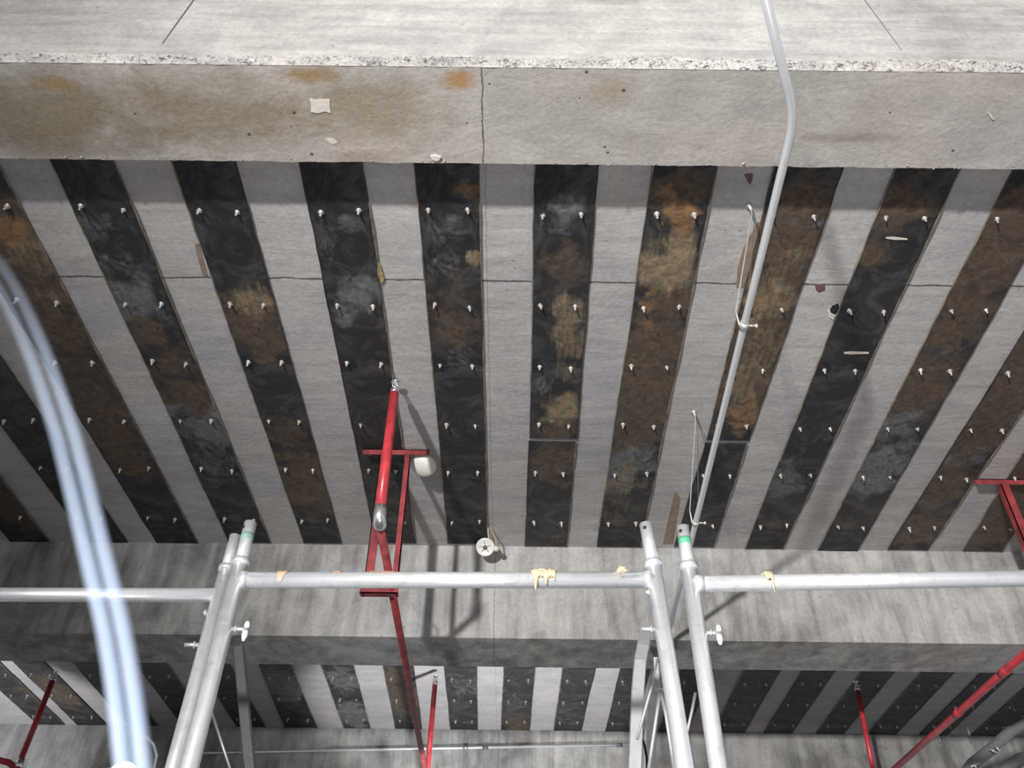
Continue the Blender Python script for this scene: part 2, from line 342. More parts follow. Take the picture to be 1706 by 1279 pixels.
struct(mortar(), 'trim_4', 'mortar', 'crumbly whitish mortar lip along the near edge of first beam', 'mortar')
# two slanting form joints on the pale near face
def strip_on_face(pts, w):
    mb = MB(); P = [PY(x, y, Y1a - 0.0015) for x, y in pts]
    mb.tube(P, w, 6); return mb
for k, (pts, lab) in enumerate((([(326, -20), (322, 0), (296, 36), (270, 72)], 'dark slanting form joint on the pale beam face, upper left'), ([(1428, -20), (1440, 0), (1470, 40), (1502, 84)], 'faint slanting form joint on the pale beam face, upper right'))):
    struct(strip_on_face(pts, 0.0016 if k == 0 else 0.0010), 'trim_%d' % (5 + k), 'galvd', lab, 'joint')

# ------------------------------------------------------------------ bolts and plates
def bolt_mesh():
    mb = MB()
    mb.lathe((0, 0, 0), (0, 0, -1), [(0.0, 0.0), (0.0135, 0.0), (0.0135, 0.0025), (0.009, 0.0028)], 16)
    vs = []; 
    for h in (0.0025, 0.012):
        vs += [(0.0105 * math.cos(math.pi * k / 3), 0.0105 * math.sin(math.pi * k / 3), -h) for k in range(6)]
    mb.add(vs, [(k, (k + 1) % 6, 6 + (k + 1) % 6, 6 + k) for k in range(6)] + [(6, 7, 8, 9, 10, 11)], False)
    mb.lathe((0, 0, 0), (0, 0, -1), [(0.0058, 0.010), (0.0058, 0.020), (0.0050, 0.021), (0.0058, 0.022), (0.0050, 0.0235), (0.0058, 0.025), (0.0050, 0.0265), (0.0056, 0.028), (0.0045, 0.030), (0, 0.0302)], 12)
    o = mb.build('anchor_bolt', 'zinc'); me = o.data; bpy.data.objects.remove(o); return me
BOLT = bolt_mesh()
def bolt(parent, loc, rnd=random):
    o = bpy.data.objects.new('anchor_bolt', BOLT); COL.objects.link(o)
    o.location = Vector(loc) - Vector(parent.location); o.parent = parent
    o.rotation_euler = (rnd.uniform(-0.14, 0.14), rnd.uniform(-0.14, 0.14), rnd.uniform(0, 1))
    s = rnd.uniform(0.62, 0.82); o.scale = (s, s, s * rnd.uniform(0.8, 1.15)); return o
TH = 0.007
def plate(L0, L1, R0, R1, blobs, label, group, rows, seed, beads=True, res=0.022, basew=(0, 0, 0, 0)):
    """L0-L1: left edge, R0-R1: right edge (near to far), slab coordinates"""
    ln = L1[1] - L0[1]; ny = max(8, int(ln / res)); nx = 10
    root = empty('steel_plate', ((L0[0] + R0[0]) / 2, L0[1], Z(ZS)), label, 'steel plate', group)
    zb = Z(ZS) - TH; vs = []; tones = []
    def edge(A, B, t, s):
        x = A[0] + (B[0] - A[0]) * t; y = A[1] + (B[1] - A[1]) * t
        return x + 0.004 * noise.noise(Vector((s, y * 2.1, seed))) + 0.0016 * noise.noise(Vector((s, y * 14, seed))), y
    for j in range(ny + 1):
        t = j / ny; l = edge(L0, L1, t, 1.3); r = edge(R0, R1, t, 8.8)
        for i in range(nx + 1):
            u = i / nx; x = l[0] + (r[0] - l[0]) * u; y = l[1] + (r[1] - l[1]) * u
            z = zb + 0.0012 * noise.noise(Vector((x * 3, y * 3, seed))); vs.append((x, y, z))
            c = list(basew)
            for (bx, by, rx, ry, ch, a) in blobs:
                d = math.hypot((x - bx) / rx, (y - by) / ry)
                c[ch] = max(c[ch], a * max(0.0, min(1.0, (1.5 - d + 0.5 * noise.noise(Vector((x * 14, y * 14, ch))) ) / 1.0)))
            tones.append(c)
    n = nx + 1; fs = [(j * n + i, j * n + i + 1, (j + 1) * n + i + 1, (j + 1) * n + i) for j in range(ny) for i in range(nx)]
    ring = [i for i in range(n)] + [(j + 1) * n + nx for j in range(ny)] + [ny * n + nx - 1 - i for i in range(nx)] + [(ny - 1 - j) * n for j in range(ny - 1)]
    o = len(vs); vs2 = vs + [(vs[i][0], vs[i][1], Z(ZS) - 0.0006) for i in ring]; tones += [tones[i] for i in ring]
    fs += [(ring[k], ring[(k + 1) % len(ring)], o + (k + 1) % len(ring), o + k) for k in range(len(ring))]
    me = bpy.data.meshes.new('plate_body'); rl = Vector(root.location)
    me.from_pydata([tuple(Vector(v) - rl) for v in vs2], [], fs)
    ca = me.color_attributes.new('tone', 'FLOAT_COLOR', 'POINT')
    for i, c in enumerate(tones): ca.data[i].color = tuple(c)
    bm = bmesh.new(); bm.from_mesh(me); bmesh.ops.recalc_face_normals(bm, faces=bm.faces); bm.to_mesh(me); bm.free()
    me.materials.append(M['plate']); ob = bpy.data.objects.new('plate_body', me); COL.objects.link(ob); ob.parent = root
    rr = random.Random(seed)
    if beads:
        for side, mt in ((0, 'bead' if seed % 3 else 'beadd'), (1, 'bead' if (seed + 1) % 3 else 'beadd')):
            A, B, s = (L0, L1, 1.3) if side == 0 else (R0, R1, 8.8); pts = []; rs = []
            m = int(ln / 0.02)
            for j in range(m + 1):
                x, y = edge(A, B, j / m, s); pts.append((x, y, zb + 0.0005)); rs.append(min(0.0052, max(0.0008, 0.0024 + 0.0035 * noise.noise(Vector((seed, y * 6, s))))))
            MB().tube(pts, rs, 6, wob=0.3).build('epoxy_bead', mt, root)
    for (y, us) in rows:
        if not (L0[1] + 0.015 < y < L1[1] - 0.015): continue
        t = (y - L0[1]) / ln; l = edge(L0, L1, t, 1.3)[0]; r = edge(R0, R1, t, 8.8)[0]
        for u in us:
            bolt(root, (l + (r - l) * (u + rr.uniform(-0.03, 0.03)), y + rr.uniform(-0.012, 0.012), zb + 0.001), rr)
    return root
ROWS = [PZ(850, y, ZS).y for y in (352, 508, 607, 705, 785, 868)]
ROWS2 = [PZ(850, y, ZS).y for y in (1131, 1166, 1200)]
def q(x, y): v = PZ(x, y, ZS); return (v.x, v.y)
def ext(a, b, Ya, Yb):
    if Ya < Y1b + 0.005: Ya = Y1b + 0.005
    Yb = min(Yb, Y2a - 0.006) if Ya < Y2a else min(Yb, Y3a - 0.006)
    """line through two slab points, from Ya to Yb"""
    k = (b[0] - a[0]) / (b[1] - a[1]); return (a[0] + k * (Ya - a[1]), Ya), (a[0] + k * (Yb - a[1]), Yb)
def bl(*items):
    out = []
    for (x, y, r, ch, a) in items:
        c = q(x, y); e1 = q(x + r, y); e2 = q(x, y + r * 0.8)
        out.append((c[0], c[1], max(0.03, abs(e1[0] - c[0])), max(0.03, abs(e2[1] - c[1])), 'RTGO'.index(ch), a))
    return out
G1 = 'steel plates bolted under the slab between first and second beam'
Y0 = Y1b - 0.01
YS = q(920, 731)[1]
front = [  # left edge px, right edge px, (start, end) Y, blobs, label
 (((-60, 740), (10, 901)), ((-33, 750), (82, 901)), Y0, q(40, 903)[1], bl((20, 840, 40, 'R', 1), (50, 880, 25, 'R', .6)), 'steel plate with brown rust in the lower left corner of the front bay'),
 (((-28, 740), (138, 903)), ((44, 655), (213, 903)), Y0, q(180, 904)[1], bl((60, 740, 30, 'G', .35), (0, 600, 40, 'R', .5)), 'near-black steel plate behind the pale blue twin streak, seventh from left of centre seam less one'),
 (((0, 480), (260, 900)), ((32, 336), (331, 906)), Y0, q(290, 904)[1], bl((10, 375, 45, 'O', .8), (40, 410, 50, 'T', .6), (50, 430, 50, 'T', .6), (90, 500, 45, 'T', .55), (60, 470, 160, 'R', .9), (110, 560, 60, 'R', .6), (180, 700, 70, 'R', .8), (215, 765, 40, 'R', .9), (150, 640, 60, 'R', .5)), 'rust-brown mottled steel plate entering at the left edge, fifth left of centre seam'),
 (((82, 261), (380, 900)), ((188, 261), (450, 900)), Y0, q(415, 902)[1], bl((160, 370, 45, 'G', .5), (210, 440, 45, 'G', .5), (225, 500, 50, 'G', .85), (245, 545, 40, 'R', .7), (290, 600, 45, 'R', .6), (300, 625, 45, 'T', .4), (320, 660, 45, 'R', .7), (345, 700, 60, 'G', .8), (365, 770, 45, 'G', .55)), 'dark steel plate with swirled grey smears, fourth left of the centre seam'),
 (((286, 264), (506, 903)), ((393, 269), (568, 900)), Y0, q(535, 903)[1], bl((425, 505, 45, 'T', .75), (430, 540, 60, 'R', .9), (440, 590, 30, 'R', .7), (480, 720, 45, 'R', .6), (520, 800, 60, 'R', 1), (525, 830, 50, 'O', .4), (540, 870, 40, 'O', .4)), 'steel plate black at top, orange-brown at far end, third left of centre seam'),
 (((499, 269), (625, 900)), ((606, 272), (693, 903)), Y0, q(660, 903)[1], bl((560, 390, 50, 'G', .4), (590, 370, 25, 'G', .6), (600, 490, 40, 'G', .9), (580, 520, 30, 'G', .7), (600, 440, 50, 'G', .3)), 'blue-black steel plate behind the red sprinkler riser, second left of the centre seam'),
 (((690, 274), (746, 903)), ((798, 275), (812, 905)), Y0, q(780, 904)[1], bl((760, 300, 30, 'G', .3), (780, 320, 35, 'O', .6), (785, 345, 25, 'T', .4), (740, 380, 45, 'G', .5), (790, 430, 22, 'T', .9), (750, 440, 40, 'G', .5), (760, 470, 45, 'R', .4), (760, 540, 50, 'R', .65), (755, 590, 40, 'G', .4)), 'black steel plate with tan streak on right side, directly left of centre seam'),
 (((890, 277), (882, 731)), ((996, 279), (960, 731)), Y0, YS - 0.012, bl((945, 340, 35, 'G', .75), (925, 370, 35, 'G', .5), (940, 440, 50, 'R', .6), (950, 520, 40, 'T', .75), (950, 560, 45, 'T', .65), (945, 620, 30, 'T', .55), (935, 680, 38, 'T', .8), (930, 715, 30, 'R', .8), (900, 640, 30, 'G', .5)), 'longer steel plate, dark then straw-coloured, directly right of the centre seam'),
 (((881, 733), (874.5, 903)), ((960, 733), (943.5, 912)), YS + 0.012, q(910, 908)[1], bl((920, 770, 45, 'R', .75), (900, 760, 25, 'G', .5), (920, 800, 30, 'T', .35), (925, 895, 20, 'T', .45)), 'short dark olive steel plate ending at second beam, directly right of the centre seam'),
 (((1087, 280), (993.5, 908.5)), ((1194, 280), (1066.6, 910)), Y0, q(1030, 909)[1], bl((1130, 320, 50, 'R', 1), (1135, 362, 40, 'O', .82), (1108, 320, 25, 'O', .6), (1120, 410, 50, 'T', .75), (1112, 445, 60, 'T', .9), (1084, 480, 20, 'O', .62), (1080, 510, 20, 'O', .66), (1074, 545, 20, 'O', .6), (1066, 590, 30, 'O', .5), (1060, 650, 50, 'O', .3), (1120, 500, 45, 'R', .9), (1090, 570, 60, 'R', 1), (1075, 620, 60, 'R', 1), (1065, 690, 70, 'R', 1), (1060, 640, 50, 'T', .35), (1055, 700, 50, 'T', .3), (1045, 770, 60, 'G', .7), (1040, 800, 45, 'T', .6), (1035, 850, 45, 'T', .45)), 'most rust-coloured steel plate with orange and straw streaks, second right of the centre seam'),
 (((1287, 280), (1177, 731)), ((1402, 282), (1247, 731)), Y0, YS - 0.012, bl((1340, 340, 60, 'R', .8), (1310, 390, 60, 'T', .4), (1300, 440, 60, 'T', .5), (1280, 500, 60, 'T', .75), (1270, 560, 60, 'T', .55), (1250, 620, 50, 'T', .6), (1235, 690, 45, 'O', .7), (1270, 500, 40, 'O', .5), (1235, 650, 40, 'T', .6), (1290, 420, 90, 'R', 1), (1260, 600, 120, 'R', 1), (1335, 400, 55, 'G', .8), (1350, 340, 40, 'G', .5)), 'long brown and tan steel plate beside the silver conduit, third right of centre seam'),
 (((1176, 733), (1123, 909)), ((1246, 733), (1188, 910)), YS + 0.012, q(1155, 909)[1], bl((1200, 760, 40, 'G', .2),), 'short blue-black steel plate behind the scaffold pins, third right of centre seam'),
 (((1488, 284), (1241, 911)), ((1596, 285), (1304, 913)), Y0, q(1270, 912)[1], bl((1500, 345, 55, 'R', .8), (1490, 320, 60, 'R', .5), (1450, 420, 40, 'R', .7), (1310, 800, 50, 'G', .55), (1400, 640, 60, 'G', .2), (1300, 860, 40, 'R', .3), (1350, 730, 45, 'G', .35)), 'mostly black steel plate crossed by a white scratch, fourth right of the centre seam'),
 (((1684, 285), (1360, 918)), ((1795, 285), (1422, 919)), Y0, q(1390, 918)[1], bl((1680, 370, 60, 'R', 1), (1640, 440, 90, 'R', .75), (1580, 520, 90, 'R', .8), (1580, 560, 60, 'G', .5), (1530, 640, 70, 'R', .8), (1490, 700, 50, 'G', .8), (1460, 780, 60, 'G', .9), (1420, 860, 40, 'R', .3)), 'olive-brown steel plate with ragged grey smears, fifth right of the centre seam'),
 (((1690, 575), (1479, 913)), ((1790, 575), (1549, 913)), Y0, q(1515, 914)[1], bl((1700, 600, 90, 'R', .7), (1650, 680, 60, 'G', .9), (1600, 740, 60, 'G', .85), (1620, 700, 90, 'R', .9), (1560, 810, 60, 'R', .75), (1530, 880, 50, 'R', .7)), 'brown and grey streaked steel plate left of the red hanger bracket on the right'),
 (((1735, 700), (1603, 916)), ((1850, 700), (1667, 916)), Y0, q(1635, 916)[1], bl((1640, 870, 60, 'R', .9), (1700, 800, 80, 'R', .9)), 'brown steel plate passing behind the red hanger bracket at the right edge'),
]
front[1] = front[1][:5] + ('near-black steel plate behind the pale blue twin streak, sixth left of the centre seam',)
for k, (le, re_, ya, yb, blobs, lab) in enumerate(front):
    l = ext(q(*le[0]), q(*le[1]), ya, yb); r = ext(q(*re_[0]), q(*re_[1]), ya, yb)
    if k == 0: l = ((r[0][0] - 0.213, ya), (r[1][0] - 0.213, yb))
    if k == 1: l = ((r[0][0] - 0.213, ya), (r[1][0] - 0.213, yb))
    if k in (13, 14, 15):
        x = (l[0][0] + l[1][0]) / 2; r = ((l[0][0] + 0.212, ya), (l[1][0] + 0.212, yb))
    plate(l[0], l[1], r[0], r[1], blobs, lab, G1, [(y, (0.17, 0.80)) for y in ROWS], k + 1)
# plates of the next bay
tops = [(-42, 8), (32, 82), (129, 182), (230, 282), (331, 384), (433, 486), (536, 590), (638, 689), (740, 794), (839, 892), (937, 992), (1033, 1085), (1135, 1191), (1241, 1302), (1340, 1395), (1441, 1496), (1542, 1597), (1643, 1698), (1745, 1800)]
bt = {0: (69, 128), 1: (145, 187), 5: (475, 530), 6: (573.6, 618), 7: (658.6, 703), 8: (750, 796), 9: (834, 882), 10: (922, 968), 11: (1009, 1055)}
G2 = 'steel plates in the next bay beyond second beam'
look = ['dark steel plate at the left edge of the next bay beyond second beam', 'rust-brown steel plate crossed by the left red riser, next bay', 'shaded steel plate just left of the pale twin streak, next bay',
 'shaded steel plate just right of the pale twin streak, next bay', 'black steel plate hidden mostly behind the left scaffold poles, next bay', 'grey-smeared steel plate left of the brightest concrete strip, next bay',
 'steel plate with a pinkish-white smear, right of the brightest strip, next bay', 'olive steel plate crossed by the long red sprinkler pipe, next bay', 'dark steel plate right of the small red riser, next bay',
 'black steel plate just right of the centre seam, next bay', 'maroon-black steel plate, second right of the centre seam, next bay', 'black steel plate just left of the ladder, next bay',
 'shadowed steel plate seen between the two right scaffold poles, next bay', 'shadowed steel plate just right of the right scaffold pole, next bay', 'shadowed steel plate left of the right red riser, next bay',
 'shadowed steel plate at the head of the right red riser, next bay', 'shadowed steel plate under the diagonal red pipe, next bay', 'shadowed steel plate second from the right edge, next bay', 'shadowed steel plate cut by the right edge of the photo, next bay']
tb = {1: bl((90, 1150, 30, 'R', 1), (110, 1165, 30, 'T', .5)), 0: bl((60, 1150, 30, 'R', .7)), 5: bl((470, 1140, 40, 'G', .8)), 6: bl((570, 1130, 30, 'G', .7), (580, 1162, 28, 'T', .35), (590, 1190, 30, 'G', .9)), 7: bl((660, 1130, 25, 'R', .8), (670, 1165, 30, 'R', 1), (675, 1180, 25, 'T', .45)), 8: bl((770, 1140, 30, 'G', .5), (770, 1180, 30, 'G', .35)), 9: bl((860, 1170, 30, 'G', .4), (860, 1205, 25, 'R', .7)), 10: bl((940, 1190, 30, 'G', .4), (960, 1150, 30, 'R', .3)), 13: [], }
Y5 = Y2b + 0.006; Y6 = q(800, 1214)[1]
for k, (a, b) in enumerate(tops):
    A, B = q(a, 1110), q(b, 1110)
    if k in bt: C_, D_ = q(bt[k][0], 1214), q(bt[k][1], 1214)
    else: C_, D_ = (A[0], Y6), (B[0], Y6)
    if k == 0: A = (B[0] - 0.21, A[1]); C_ = (A[0], Y6); D_ = (B[0], Y6)
    if k == 1: C_ = (A[0] + .0, Y6); D_ = (B[0] + .02, Y6)
    l = ext(A, C_, Y5, Y6); r = ext(B, D_, Y5, Y6)
    plate(l[0], l[1], r[0], r[1], tb.get(k, []), look[k], G2, [(y, (0.2, 0.8)) for y in ROWS2], 40 + k, beads=True)

# ------------------------------------------------------------------ galvanised scaffold frames
def down(a, b, zend=0.0):                 # extend the segment a-b to height zend
    a, b = Vector(a), Vector(b); return a + (b - a) * ((zend - a.z) / (b.z - a.z))
RT = 0.0235
zr = 1.25
ma = PZ(395, 966, zr); YM = ma.y
mb_ = PZ(1094, 966, zr); YMr = mb_.y
def pin(root, top, joint, ang, tape, name='socket_pin'):
    """spigot with two drilled holes on top of a standard"""
    top, joint = Vector(top), Vector(joint); d = (top - joint).normalized()
    m = MB().hollow(joint - d * 0.03, top, 0.0190, 0.0160); o = m.build(name, 'galv', root)
    MB().hollow(joint - d * 0.012, joint + d * 0.006, 0.0262, 0.0188).build('collar', 'galv', root)
    # pin hole facing the viewer
    side = Vector((math.cos(ang), math.sin(ang), 0)); c = top - d * 0.022 + side * 0.0194
    MB().lathe(c, side, [(0, -0.0005), (0.0055, -0.0005), (0.0055, 0.0008), (0, 0.0008)], 12).build('pin_hole', 'black', o)
    if tape:
        MB().hollow(top - d * 0.062, top - d * 0.040, 0.0196, 0.0188).build('tape_band', tape, o)
    return o
def standard(root, joint, low):
    low = Vector(low); f = Vector((low.x, low.y, 0.0)); MB().tube([f, Vector(low), Vector(joint)], RT, 28).build('standard', 'galv', root)
    MB().lathe(f, (0, 0, 1), [(0, 0.001), (0.032, 0.001), (0.032, 0.006), (0.028, 0.008), (0.028, 0.05), (0.0, 0.05)], 20).build('foot_plate', 'galv', root)
def at_h(a, b, z): a, b = Vector(a), Vector(b); return a + (b - a) * ((z - a.z) / (b.z - a.z))
def latch(root, c, direction, ln=0.045, flip=True):
    c = Vector(c); d = Vector(direction).normalized()
    m = MB().tube([c, c + d * ln], 0.006, 12); m.lathe(c + d * ln * 0.25, d, [(0, 0), (0.011, 0), (0.011, 0.004), (0, 0.004)], 12)
    o = m.build('lock_pin', 'alu', root)
    if flip:
        e = c + d * (ln - 0.004)
        MB().blob(e + Vector((0, 0, 0.012)), (0.0075, 0.004, 0.013), 3, 0.2).blob(e + Vector((-0.001, 0, -0.016)), (0.0085, 0.004, 0.018), 5, 0.2).build('flip_latch', 'white', o)
# middle frame
mid = empty('scaffold_frame', (ma.x, YM, 0), 'middle galvanised scaffold frame whose top rail carries foam drips', 'scaffold frame')
jL, lL, tL = PY(401, 935, YM), PY(315, 1279, YM), PY(417, 871, YM)
jR, lR, tR = PY(1087, 938, YMr), PY(1140, 1279, YMr), PY(1075, 873, YMr)
standard(mid, jL, lL); standard(mid, jR, lR)
pin(mid, tL, jL, -2.3, 'greeng'); pin(mid, tR, jR, -2.0, None)
cl = at_h(jL, lL, ma.z); cr = at_h(jR, lR, mb_.z)
MB().tube([cl, cr], RT, 28).build('top_rail', 'galv', mid)
MB().tube([at_h(jL, lL, ma.z - 0.55), at_h(jR, lR, mb_.z - 0.55)], 0.017, 20).build('lower_rail', 'galv', mid)
for s, c in ((1, cl), (-1, cr)):
    MB().hollow(c + Vector((s * 0.012, 0, 0)), c + Vector((s * 0.034, 0, 0)), 0.0262, RT - 0.001).build('weld_collar', 'galv', mid)
c = PY(402, 1049, YM); latch(mid, at_h(jL, lL, c.z) + Vector((0.022, -0.004, 0)), (1, 0, 0), 0.045)
c = PY(1090, 1049, YMr); latch(mid, at_h(jR, lR, c.z) + Vector((-0.022, -0.004, 0)), (-1, 0, 0), 0.040, False)
latch(mid, at_h(jR, lR, c.z + 0.11) + Vector((-0.02, -0.006, 0)), (-1, 0, 0), 0.016, False)
# right frame
ra, rb = PZ(1150, 973, zr), PZ(1706, 963, zr)
YR = ra.y
jr, lr, tr = PY(1146, 942, YR), PY(1196, 1279, YR), PY(1137, 878, YR)
rgt = empty('scaffold_frame', (ra.x, YR, 0), 'right galvanised scaffold frame with bright green tape on its spigot', 'scaffold frame')
standard(rgt, jr, lr); pin(rgt, tr, jr, -2.2, 'green')
c0 = at_h(jr, lr, ra.z); dr = (rb - ra).normalized(); c1 = c0 + dr * 1.22
MB().tube([c0, c1], RT, 28).build('top_rail', 'galv', rgt)
MB().hollow(c0 + dr * 0.012, c0 + dr * 0.036, 0.0262, RT - 0.001).build('weld_collar', 'galv', rgt)
off = c1 - c0
standard(rgt, jr + off, lr + off); pin(rgt, tr + off, jr + off, -2.2, None)
c = PY(1172, 1055, YR); latch(rgt, at_h(jr, lr, c.z) + Vector((0.022, -0.004, 0)), (1, 0, 0), 0.040)
# left frame
la = PZ(360, 991, zr + 0.045); lb = PZ(0, 990, zr + 0.045)
YL = la.y
jl, ll_, tl = PY(378, 946, YL), PY(289, 1279, YL), PY(392, 893, YL)
lft = empty('scaffold_frame', (la.x, YL, 0), 'left galvanised scaffold frame with rail running out of the left edge', 'scaffold frame')
standard(lft, jl, ll_); pin(lft, tl, jl, -2.6, None)
c0 = at_h(jl, ll_, la.z); dl = (lb - la).normalized(); c1 = c0 + dl * 1.22
MB().tube([c0, c1], RT * 0.92, 28).build('top_rail', 'galv', lft)
off = c1 - c0; standard(lft, jl + off, ll_ + off)
c = PY(325, 1075, YL); latch(lft, at_h(jl, ll_, c.z) + Vector((-0.022, -0.004, 0)), (-1, 0, 0), 0.042, False)
latch(lft, at_h(jl, ll_, c.z + 0.10) + Vector((-0.02, -0.01, 0)), (-1, 0, 0), 0.012, False)

# dried foam and tape scraps on the rails
def on_rail(x, A, B, yy=966):
    p = PY(x, yy, (A.y + B.y) / 2); t = (p.x - A.x) / (B.x - A.x); return A + (B - A) * t
def drips(x, A, B, spec, label, mat='foam', blob=None):
    c = on_rail(x, A, B); mb = MB(); fr = -0.96
    rr = RT + 0.001
    for (dx, w, ln) in spec:
        n = 9; vs = []; fs = []; k0 = 0
        for i in range(n + 1):                      # curtain hugging the near side of the tube, ending in a point
            t = i / n; a = math.radians(95) + math.radians(95) * min(1, t * 1.5)
            ww = w * (1 - t) ** 0.7 + 0.0012
            y = math.cos(a) * (rr + 0.003); z = math.sin(a) * (rr + 0.003)
            if t > 0.667: y = -(rr + 0.003); z = -(t - 0.667) * ln * 3
            else: z = math.sin(a) * (rr + 0.003)
            for j in range(5):
                u = j / 4 * 2 - 1; bulge = 0.0035 * (1 - u * u)
                vs.append(c + Vector((dx + u * ww / 2 + 0.001 * noise.noise(Vector((dx * 99, t * 6, u))), y - bulge, z)))
        for i in range(n):
            for j in range(4): fs.append((i * 5 + j, i * 5 + j + 1, (i + 1) * 5 + j + 1, (i + 1) * 5 + j))
        m = len(vs); vs += [v + Vector((0, 0.003, 0)) for v in vs]; fs += [tuple(m + q_ for q_ in f[::-1]) for f in fs]
        for i in range(n):
            fs.append((i * 5, (i + 1) * 5, m + (i + 1) * 5, m + i * 5)); fs.append((i * 5 + 4, m + i * 5 + 4, m + (i + 1) * 5 + 4, (i + 1) * 5 + 4))
        mb.add(vs, fs)
    for (dx, r) in (blob or []): mb.blob(c + Vector((dx, -0.004, rr + r[2] * 0.35)), r, dx * 50, 0.6)
    o = mb.build('foam_drip', mat, origin=c); tag(o, label, 'foam'); return o
drips(905, cl, cr, [(-0.024, 0.032, 0.048), (0.006, 0.030, 0.030), (-0.008, 0.05, 0.006), (0.022, 0.034, 0.006), (0.031, 0.008, 0.016)], 'cream foam drips hanging like icicles from the middle top rail', blob=[(-0.012, (0.02, 0.012, 0.004)), (0.018, (0.016, 0.010, 0.004))])
drips(1035, cl, cr, [(0.0, 0.004, 0.0)], 'small round foam lump on right end of the middle top rail', blob=[(0.0, (0.014, 0.012, 0.012)), (0.008, (0.010, 0.010, 0.007))])
drips(1283, ra, rb, [(-0.004, 0.030, 0.002), (0.002, 0.016, 0.044)], 'single cream foam drip on the right scaffold rail', blob=[(-0.002, (0.018, 0.012, 0.004))])
def scrap(x, spec, label):
    c = on_rail(x, cl, cr); mb = MB(); vs = []; rr = RT + 0.0012; n = 10
    (w0, w1, a0, a1, sk) = spec
    for i in range(n + 1):
        t = i / n; a = math.radians(a0 + (a1 - a0) * t); w = w0 + (w1 - w0) * t
        for u in (-1, 0, 1): vs.append(c + Vector((u * w / 2 + sk * t, math.cos(a) * rr, math.sin(a) * rr)))
    m = len(vs); fs = [(i * 3 + j, i * 3 + j + 1, (i + 1) * 3 + j + 1, (i + 1) * 3 + j) for i in range(n) for j in range(2)]
    vs += [c + (v - c) + Vector((0, (v - c).y * 0.04, (v - c).z * 0.04)) for v in vs[:m]]; fs += [tuple(m + k for k in f[::-1]) for f in fs]
    o = mb.add(vs, fs).build('tape_scrap', 'peach', origin=c); tag(o, label, 'tape')
scrap(470, (0.040, 0.010, 80, 215, -0.006), 'torn peach tape wrapped round left end of middle rail')
scrap(560, (0.028, 0.020, 80, 150, 0.0), 'small peach tape scrap on top of middle rail')
scrap(636, (0.075, 0.070, 80, 142, 0.0), 'long flat peach tape scrap where rail crosses red pipe')

# ------------------------------------------------------------------ red sprinkler pipework
def tee(root, c, r=0.026):
    return MB().lathe(c, (0, 0, 1), [(0, -0.03), (r, -0.03), (r, 0.035), (r * 0.8, 0.04), (0, 0.04)], 20).build('tee_fitting', 'red', root)
def head(root, c, up):
    """upright sprinkler: threaded body, two frame arms, deflector"""
    c = Vector(c); u = Vector(up).normalized(); x = u.orthogonal().normalized()
    mb = MB().lathe(c, u, [(0, 0), (0.019, 0), (0.019, 0.020), (0.014, 0.022), (0.012, 0.030), (0, 0.030)], 6)
    mb.lathe(c, u, [(0, 0.022), (0.0155, 0.022), (0.0155, 0.028), (0, 0.028)], 16)
    for s in (-1, 1): mb.tube([c + u * 0.028 + x * 0.010 * s, c + u * 0.040 + x * 0.015 * s, c + u * 0.052 + x * 0.011 * s, c + u * 0.060], 0.0028, 8)
    mb.tube([c + u * 0.028, c + u * 0.060], 0.0022, 8)
    mb.lathe(c, u, [(0, 0.059), (0.018, 0.060), (0.019, 0.062), (0, 0.062)], 16)
    return mb.build('sprinkler_head', 'chrome', root)
PR = 0.0165
ZPIPE = 1.77
# middle branch line
e0 = PZ(631, 866, ZPIPE); e1 = PZ(707, 1279, ZPIPE); d = (e1 - e0).normalized(); e1 = e0 + d * ((Y3a + 0.6 - e0.y) / d.y)
top = PY(656.5, 655, e0.y + 0.02)
line = empty('sprinkler_pipe', tuple(e0), 'long red sprinkler pipe with silver elbow at the centre of the view', 'sprinkler pipe')
MB().tube([e0 + d * 0.03, e0 + d * 1.5, e1], PR, 24).build('branch_pipe', 'redd', line)
MB().tube([e0 + (top - e0).normalized() * 0.03, e0 + (top - e0) * 0.5, top], 0.0195, 24).build('riser_pipe', 'red', line)
ev = (top - e0).normalized()
MB().tube([e0 + ev * 0.060, e0 + ev * 0.030, e0 + ev * 0.012 + d * 0.003, e0 + ev * 0.003 + d * 0.012, e0 + d * 0.030, e0 + d * 0.040], [0.0235, 0.0245, 0.025, 0.025, 0.0245, 0.024], 24).build('elbow', 'chrome', line)
head(line, top, ev)
def second_riser(root, A, dd, Yr, xt, yt, mat='red'):
    b = A + dd * ((Yr - A.y) / dd.y); t = PY(xt, yt, Yr); tee(root, b, 0.024)
    MB().tube([b, (b + t) / 2, t], 0.0170, 20).build('riser_pipe', mat, root); head(root, t, t - b)
second_riser(line, e0, d, 5.97, 724, 1141)
# right branch line
f1, f0 = PZ(1492, 1279, ZPIPE), PZ(1700, 1094, ZPIPE); d2 = (f1 - f0).normalized()
f0 = f0 - d2 * ((f0.y - 2.87) / d2.y); f1 = f0 + d2 * ((Y3a + 0.6 - f0.y) / d2.y)
line2 = empty('sprinkler_pipe', tuple(f0), 'red sprinkler pipe slanting through the lower right corner', 'sprinkler pipe')
MB().tube([f0, f0 + d2 * 1.5, f1], PR * 1.12, 24).build('branch_pipe', 'red', line2)
MB().tube([f0 + Vector((0, 0, 0.03)), f0 + Vector((0, 0, 0.60))], 0.0195, 24).build('riser_pipe', 'red', line2)
MB().tube([f0 + Vector((0, 0, 0.06)), f0 + Vector((0, 0, 0.01)), f0 + d2 * 0.012, f0 + d2 * 0.04], 0.0245, 20).build('elbow', 'chrome', line2)
head(line2, f0 + Vector((0, 0, 0.60)), (0, 0, 1))
